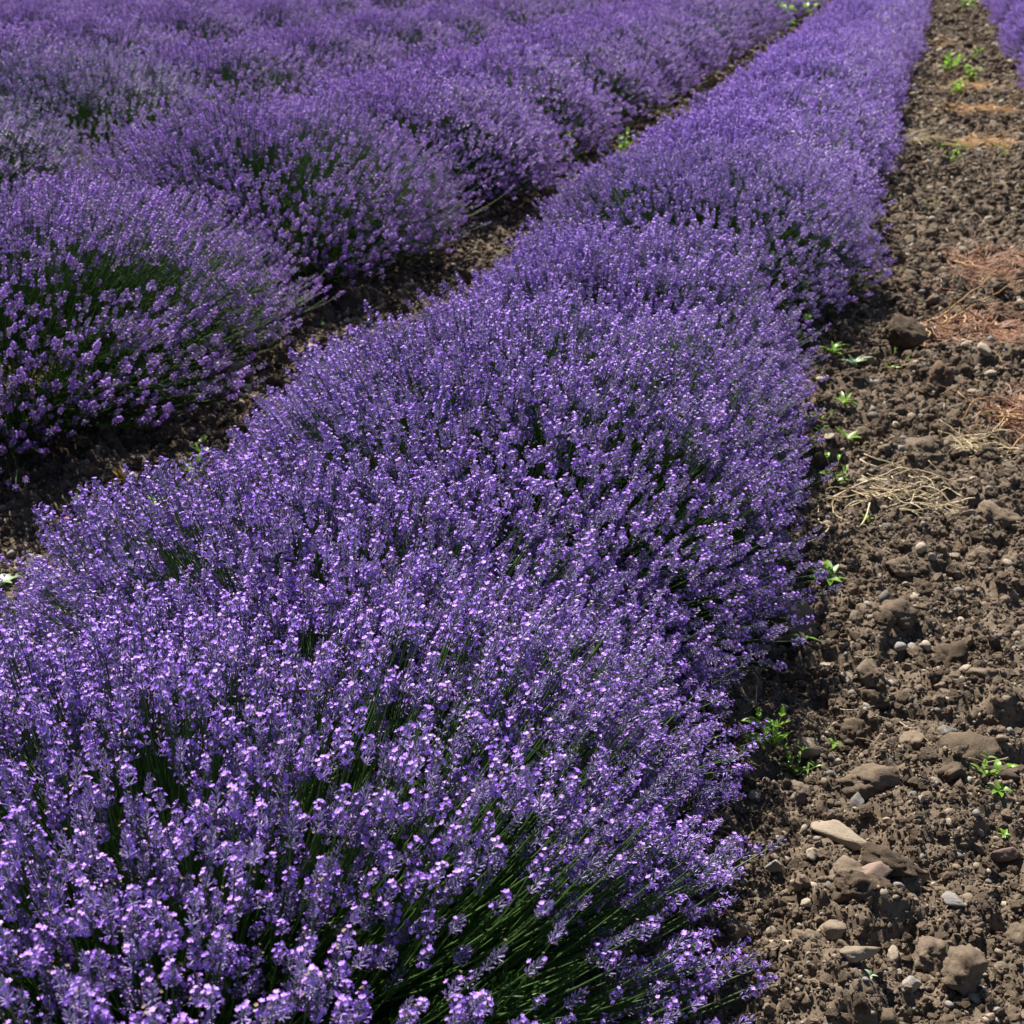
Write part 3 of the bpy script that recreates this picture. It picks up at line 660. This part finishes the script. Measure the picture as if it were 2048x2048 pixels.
WE = [
 (-.15, 3.86, .085, 16, 'bushy green weed under the lavender edge left of the straw pile', 'stem', 'green', 3),
 (-.25, 5.15, .07, 12, 'light green weed nearest the lavender in the row of three below the red mats', 'rosette', 'green_narrow', 1),
 (-.17, 5.16, .075, 12, 'grey-green weed, middle of the three below the red mats', 'rosette', 'pale_narrow', 1),
 (-.05, 5.14, .08, 11, 'spreading green weed left of the large dark clod', 'stem', 'green_narrow', 2),
 (-.17, 4.57, .06, 7, 'small flat green seedling on the bare soil above the leafy pair', 'rosette', 'green_narrow', 1),
 (-.14, 4.27, .06, 7, 'bright green seedling with spread leaves on bare soil', 'rosette', 'green', 1),
 (-.22, 4.17, .07, 8, 'green weed with fine leaves close to the lavender edge', 'stem', 'green_narrow', 2),
 (-.27, 4.33, .08, 8, 'narrow-leaved weed poking from the lavender edge', 'stem', 'green', 1),
 (-.26, 4.05, .075, 6, 'single small green weed tucked into the lavender side', 'stem', 'green', 1),
 (-.05, 3.62, .026, 4, 'tiny yellow-green seedling just below the straw stems', 'rosette', 'green', 1),
 (-.12, 3.20, .06, 8, 'green seedling spreading over the whitish smooth stone', 'rosette', 'green', 1),
 (-.15, 2.87, .045, 6, 'small bright seedling below the large crumbly clod', 'rosette', 'green_narrow', 1),
 (-.17, 2.40, .095, 18, 'upright green weed with red stem beside the pale rock', 'stem', 'green', 2),
 (-.115, 2.37, .062, 26, 'low spreading green weed in front of the pale rock', 'stem', 'green_narrow', 4),
 (-.05, 2.49, .020, 4, 'small four-leaved seedling right of the pale rock', 'rosette', 'green', 1),
 (.22, 2.40, .062, 14, 'broad-leaved green weed alone on the right side soil', 'stem', 'green', 2),
 (.25, 2.36, .028, 9, 'small light green weed just right of the broad-leaved weed', 'rosette', 'green', 1),
 (.26, 2.26, .014, 8, 'very small yellowish weed close to the right edge', 'rosette', 'green', 1),
 (.05, 1.76, .013, 3, 'tiny whitish three-leaved seedling near the bottom edge', 'rosette', 'pale', 1),
 (.12, 3.52, .014, 3, 'tiny green sprout right of the straw pile', 'rosette', 'green', 1),
 (-2.13, 3.13, .075, 6, 'bright green seedling just above the orange butterfly', 'stem', 'green', 1),
 (-1.93, 3.16, .10, 12, 'tall green weed against the lavender edge in the narrow strip', 'stem', 'green', 2),
 (-2.08, 3.31, .065, 7, 'yellow and red leaved weed in the narrow strip', 'rosette', 'red', 1),
 (-1.93, 3.42, .12, 6, 'large round-leaved bright green weed in the narrow strip', 'stem', 'green', 1),
 (-2.02, 3.60, .09, 10, 'small green weed with wide leaves at the shadow edge', 'stem', 'green', 2),
 (-2.03, 2.62, .07, 4, 'pale flat leaf weed at the left picture edge', 'rosette', 'pale', 1),
 (-1.99, 2.70, .05, 8, 'small dull green weed near the left picture edge', 'stem', 'green', 1),
 (-2.18, 4.93, .06, 5, 'small green weed in shade at the head of the narrow strip', 'stem', 'green', 1),
 (-2.20, 9.05, .22, 60, 'dark leafy weed clump under the second row, upper middle', 'stem', 'green_narrow', 8),
 (-1.98, 9.6, .16, 26, 'yellow-green weed beside the first row, upper middle', 'stem', 'green', 3),
 (-2.05, 21.0, .36, 50, 'bright green weed patch far up the narrow strip, lower one', 'stem', 'green', 9),
 (-2.1, 23.6, .4, 60, 'bright green weed patch far up the narrow strip, middle one', 'stem', 'green', 9),
 (-2.1, 27.5, .4, 50, 'bright green weed patch at the top edge of the picture', 'stem', 'green', 9),
 (.12, 16.3, .20, 60, 'largest bright green weed clump far up the bare path', 'stem', 'green', 8),
 (.33, 15.2, .15, 44, 'bright green weed clump right of the largest one, far up the path', 'stem', 'green', 6),
 (.22, 14.2, .15, 44, 'bright green weed clump lowest of the far group on the path', 'stem', 'green', 6),
 (.40, 17.8, .14, 24, 'small green weed clump behind the largest one, far up the path', 'stem', 'green', 5),
 (.16, 9.85, .14, 30, 'feathery green weed in the middle of the path below the tan grass strip', 'stem', 'green_narrow', 5),
 (.52, 10.4, .08, 16, 'dull green weed near the right-hand row below the tan grass strip', 'stem', 'green_narrow', 4),
 (.44, 27.6, .28, 50, 'dark green weed patch at the top edge of the bare path', 'stem', 'green', 8),
 (-.20, 8.4, .07, 14, 'small weed at the lavender edge above the red mats', 'stem', 'green_narrow', 3),
 (.08, 8.3, .07, 12, 'small dull weed in the middle of the path above the red mats', 'stem', 'green_narrow', 3),
 (-.50, 5.38, .17, 10, 'broad green leaves poking out of the lavender at the bush gap', 'stem', 'green', 2),
 (-.38, 5.36, .15, 8, 'light green leaves at the lavender edge left of the row of three weeds', 'stem', 'green', 2),
 (-.27, 2.30, .05, 6, 'dark green grass-like weed under the lavender edge', 'stem', 'green_narrow', 2),
]
for k, (x, y, s, n, lab, sty, col, sh) in enumerate(WE): weed(x, y, s, n, lab, sty, col, k, sh)

# ------------------------------------------------------------------ dry straw and root mats
def strand_mesh(seed, L, rad, m, kink=.25, n=8, wav=.02):
    rnd = random.Random(seed); mb = MB(); a = 0; p = Vector((0, 0, 0)); P = [p.copy()]
    for i in range(n):
        a += rnd.uniform(-kink, kink); p = p + Vector((math.cos(a), math.sin(a), rnd.uniform(-.12, .14))) * L / n; P.append(p.copy())
    mb.tube(P, [rad * (1 - .5 * i / n) for i in range(n + 1)], 5, 0); return mb.build('straw', [m], True)
def straw_pile(x, y, n, rad, L, label, m='straw', thick=.0024, seed=1, cat='dry straw', parts='stalk'):
    rnd = random.Random(seed); root = add('straw_pile', None); root.location = (x, y, gz(x, y)); tag(root, label, cat)
    V = [strand_mesh(seed * 50 + k, 1, thick / L, M[m], .5) for k in range(8)]
    for k in range(n):
        o = add(parts, V[k % 8], root); an = rnd.gauss(0, .6) + (math.pi if rnd.random() < .5 else 0); rr = rnd.random() ** .7 * rad; b = rnd.random() * 6.28
        l_ = L * rnd.uniform(.4, 1); px = rr * math.cos(b) * 1.5 - math.cos(an) * l_ / 2; py = rr * math.sin(b) - math.sin(an) * l_ / 2
        h = max(gz(x + px + math.cos(an) * l_ * t, y + py + math.sin(an) * l_ * t) for t in (0, .25, .5, .75, 1)) - gz(x, y)
        o.location = (px, py, h + rnd.uniform(.002, .014)); o.rotation_euler = (rnd.random() * 6.28, rnd.uniform(-.12, .12), an); o.scale = (l_,) * 3
    return root
straw_pile(.06, 3.78, 62, .09, .17, 'tangled pale straw pile lying on the bare path', seed=2)
straw_pile(.25, 4.36, 80, .07, .18, 'golden straw strewn under the lowest red root mat', seed=3)
straw_pile(-.10, 3.72, 9, .07, .20, 'few long bent straw stems reaching from the lavender towards the straw pile', seed=4)
straw_pile(-.02, 4.05, 7, .06, .18, 'thin dry brown stems lying above the straw pile', seed=5)
straw_pile(-.05, 10.9, 60, .10, .30, 'whitish dry stalks at the lavender edge left of the tan grass strip', seed=6, thick=.003)
straw_pile(.06, 2.6, 16, .24, .09, 'few short loose straw bits scattered over the lower bare path', seed=7, thick=.0011)
straw_pile(.12, 4.9, 22, .30, .14, 'loose dry stems scattered on the soil around the large dark clod', m='tan_root', seed=8, thick=.0018)
def curved_straw(pts, label, r=.0022):
    mb = MB(); P = [Vector((x, y, gz(x, y) + .006 + h)) for x, y, h in pts]; Q_ = []
    for i in range(len(P) - 1):
        for t in (0, .33, .66):
            a = P[max(i - 1, 0)]; b = P[i]; c = P[i + 1]; d = P[min(i + 2, len(P) - 1)]
            Q_.append(.5 * ((2 * b) + (c - a) * t + (2 * a - 5 * b + 4 * c - d) * t * t + (-a + 3 * b - 3 * c + d) * t ** 3))
    Q_.append(P[-1]); mb.tube(Q_, [r] * len(Q_), 6, 0)
    o = add('curved_straw', mb.build('curved_straw', [M['straw']], True)); tag(o, label, 'straw')
curved_straw([(-.24, 3.52, .01), (-.19, 3.42, .005), (-.15, 3.44, .005), (-.14, 3.52, .01), (-.17, 3.60, .012), (-.18, 3.68, .01)], 'pale curled dry stem forming a hook by the lavender edge')
curved_straw([(-.17, 3.74, .01), (-.12, 3.80, .02), (-.05, 3.84, .025), (.02, 3.82, .02)], 'long arched pale straw running into the straw pile')
curved_straw([(-.06, 3.55, .01), (-.05, 3.60, .02), (-.045, 3.67, .03)], 'short upright kinked straw behind the yellow-green seedling')
def root_mat(x, y, sx, sy, n, L, label, m='red_root', rz=0, seed=0, thick=.0016, nbig=20, lump=.025):
    rnd = random.Random(seed); root = add('dry_root_mat', None); root.location = (x, y, gz(x, y)); tag(root, label, 'dried roots')
    mb = MB()
    for k in range(n):
        rr = abs(rnd.gauss(0, .55)); b = rnd.random() * 6.28; px = sx * rr * math.cos(b); py = sy * rr * math.sin(b)
        px, py = px * math.cos(rz) - py * math.sin(rz), px * math.sin(rz) + py * math.cos(rz)
        an = rnd.gauss(rz, .8); l_ = L * rnd.uniform(.4, 1); P = []; a = an
        for i in range(5):
            qx = px + 0; P.append(Vector((px, py, 0))); a += rnd.uniform(-.5, .5); px += math.cos(a) * l_ / 4; py += math.sin(a) * l_ / 4
        g_ = ground(np.array([x + p.x for p in P]), np.array([y + p.y for p in P])); base = gz(x, y); lift = lump * max(0, 1 - rr) * rnd.random()
        top = max(g_)
        for p, h in zip(P, g_): p.z = .5 * h + .5 * top - base + .003 + lift + rnd.uniform(0, .006)
        mb.tube(P, [thick * rnd.uniform(.6, 1.2)] * 5, 3, 0, cap=False)
    f = add('root_fibre', mb.build('root_fibre', [M[m]], False), root); f['kind'] = 'stuff'
    V = [strand_mesh(seed * 90 + k, 1, .0022 / .2 * (thick / .0009) ** .5, M['tan_root' if m == 'red_root' else m], .7, 10) for k in range(4)]
    for k in range(nbig):
        o = add('root', V[k % 4], root); o.location = (rnd.uniform(-sx, sx) * .7, rnd.uniform(-sy, sy) * .7, .03 + rnd.uniform(0, .01)); o.rotation_euler = (rnd.random() * 6.28, rnd.uniform(-.1, .25), rnd.gauss(-1.2, .7)); l_ = L * rnd.uniform(1, 1.8); o.scale = (l_,) * 3
    return root
root_mat(.34, 6.95, .30, .48 , 1000, .20, 'uppermost reddish brown mat of dried roots on the bare path', seed=1)
root_mat(.30, 5.72, .33, .30 , 1150, .19, 'middle reddish brown mat of fine dried roots right of the large dark clod', seed=2)
root_mat(.40, 4.72, .16, .26 , 700, .16, 'lowest reddish brown root mat at the right picture edge', seed=3, lump=.05)
root_mat(.33, 11.1, .24, .30, 900, .22, 'tan orange strip of dry grass across the far path', 'tan_root', .1, 4, .0022, 3)
root_mat(.30, 14.9, .30, .7, 700, .25, 'faint orange dry grass around the far green weeds', 'tan_root', .1, 5, .0022, 2)
root_mat(.30, 12.9, .34, .12, 300, .35, 'thin curved band of tan straw across the path under the far weeds', 'tan_root', .25, 6, .003, 3)
root_mat(.10, 19.5, .30, .5, 500, .3, 'orange dry grass patch farthest up the path', 'tan_root', .1, 7, .003, 2)

# ------------------------------------------------------------------ butterfly
def butterfly(x, y, rz):
    root = add('butterfly', None); z = gz(x, y) + .02; root.location = (x, y, z); root.rotation_euler = (R(8), R(-14), rz)
    tag(root, 'small orange and black butterfly resting on the soil beside the lavender', 'butterfly')
    m, t, b = mat('butterfly_wing'); N = t.nodes; L = t.links
    tc = N.new('ShaderNodeTexCoord'); vo = N.new('ShaderNodeTexVoronoi'); vo.inputs['Scale'].default_value = 190
    L.new(tc.outputs['Object'], vo.inputs['Vector']); sp_ = N.new('ShaderNodeSeparateXYZ'); L.new(tc.outputs['Object'], sp_.inputs[0])
    ab = N.new('ShaderNodeMath'); ab.operation = 'ABSOLUTE'; L.new(sp_.outputs['X'], ab.inputs[0])
    r1 = N.new('ShaderNodeValToRGB'); e = r1.color_ramp.elements; r1.color_ramp.interpolation = 'CONSTANT'
    e[0].color = (.03, .015, .01, 1); e[1].position = .28; e[1].color = (.75, .22, .05, 1); L.new(vo.outputs['Distance'], r1.inputs[0])
    r1.color_ramp.elements[1].position = .18
    r2 = N.new('ShaderNodeValToRGB'); e = r2.color_ramp.elements; r2.color_ramp.interpolation = 'CONSTANT'; e[0].color = (.8, .76, .7, 1); e[1].position = .22; e[1].color = (.02, .015, .012, 1); L.new(vo.outputs['Distance'], r2.inputs[0])
    gt = N.new('ShaderNodeMath'); gt.operation = 'GREATER_THAN'; gt.inputs[1].default_value = .021; L.new(ab.outputs[0], gt.inputs[0])
    mx = N.new('ShaderNodeMix'); mx.data_type = 'RGBA'; L.new(gt.outputs[0], mx.inputs[0]); L.new(r1.outputs[0], mx.inputs[6]); L.new(r2.outputs[0], mx.inputs[7]); L.new(mx.outputs[2], b.inputs['Base Color'])
    b.inputs['Roughness'].default_value = .6
    bm_, t2, b2 = mat('butterfly_body'); b2.inputs['Base Color'].default_value = (.05, .035, .025, 1)
    body = MB(); body.tube([(0, -.013, 0), (0, -.008, .0005), (0, -.001, .0012), (0, .004, .001), (0, .007, .001), (0, .009, .0008)], [.0006, .0016, .0017, .0021, .0014, .0007], 8, 0)
    add('body', body.build('body', [bm_], True), root)
    for s in (-1, 1):
        fw_ = [(0, .004), (.010, .013), (.021, .019), (.029, .018), (.0285, .011), (.023, .004), (.012, -.001), (0, 0)]
        hw = [(0, .001), (.012, 0), (.020, -.003), (.021, -.011), (.015, -.018), (.007, -.015), (0, -.006)]
        for pts, dz in ((fw_, .0006), (hw, 0)):
            V = [(s * a, c, dz + a * .28 + .0004 * math.sin(a * 400)) for a, c in pts]; n = len(V); V2 = [(a, c, h - .00015) for a, c, h in V]
            Fc = [tuple(range(n)) if s < 0 else tuple(range(n))[::-1], tuple(range(n, 2 * n))] + [(i, (i + 1) % n, n + (i + 1) % n, n + i) for i in range(n)]
            add('wing', mesh('wing', V + V2, Fc, [m]), root)
        an_ = MB(); an_.tube([(s * .0006, .008, .001), (s * .003, .013, .003), (s * .006, .019, .005)], [.00018, .00018, .0005], 4, 0); add('antenna', an_.build('antenna', [bm_], True), root)
butterfly(-2.10, 3.02, R(35))
print('objects', len(bpy.data.objects))
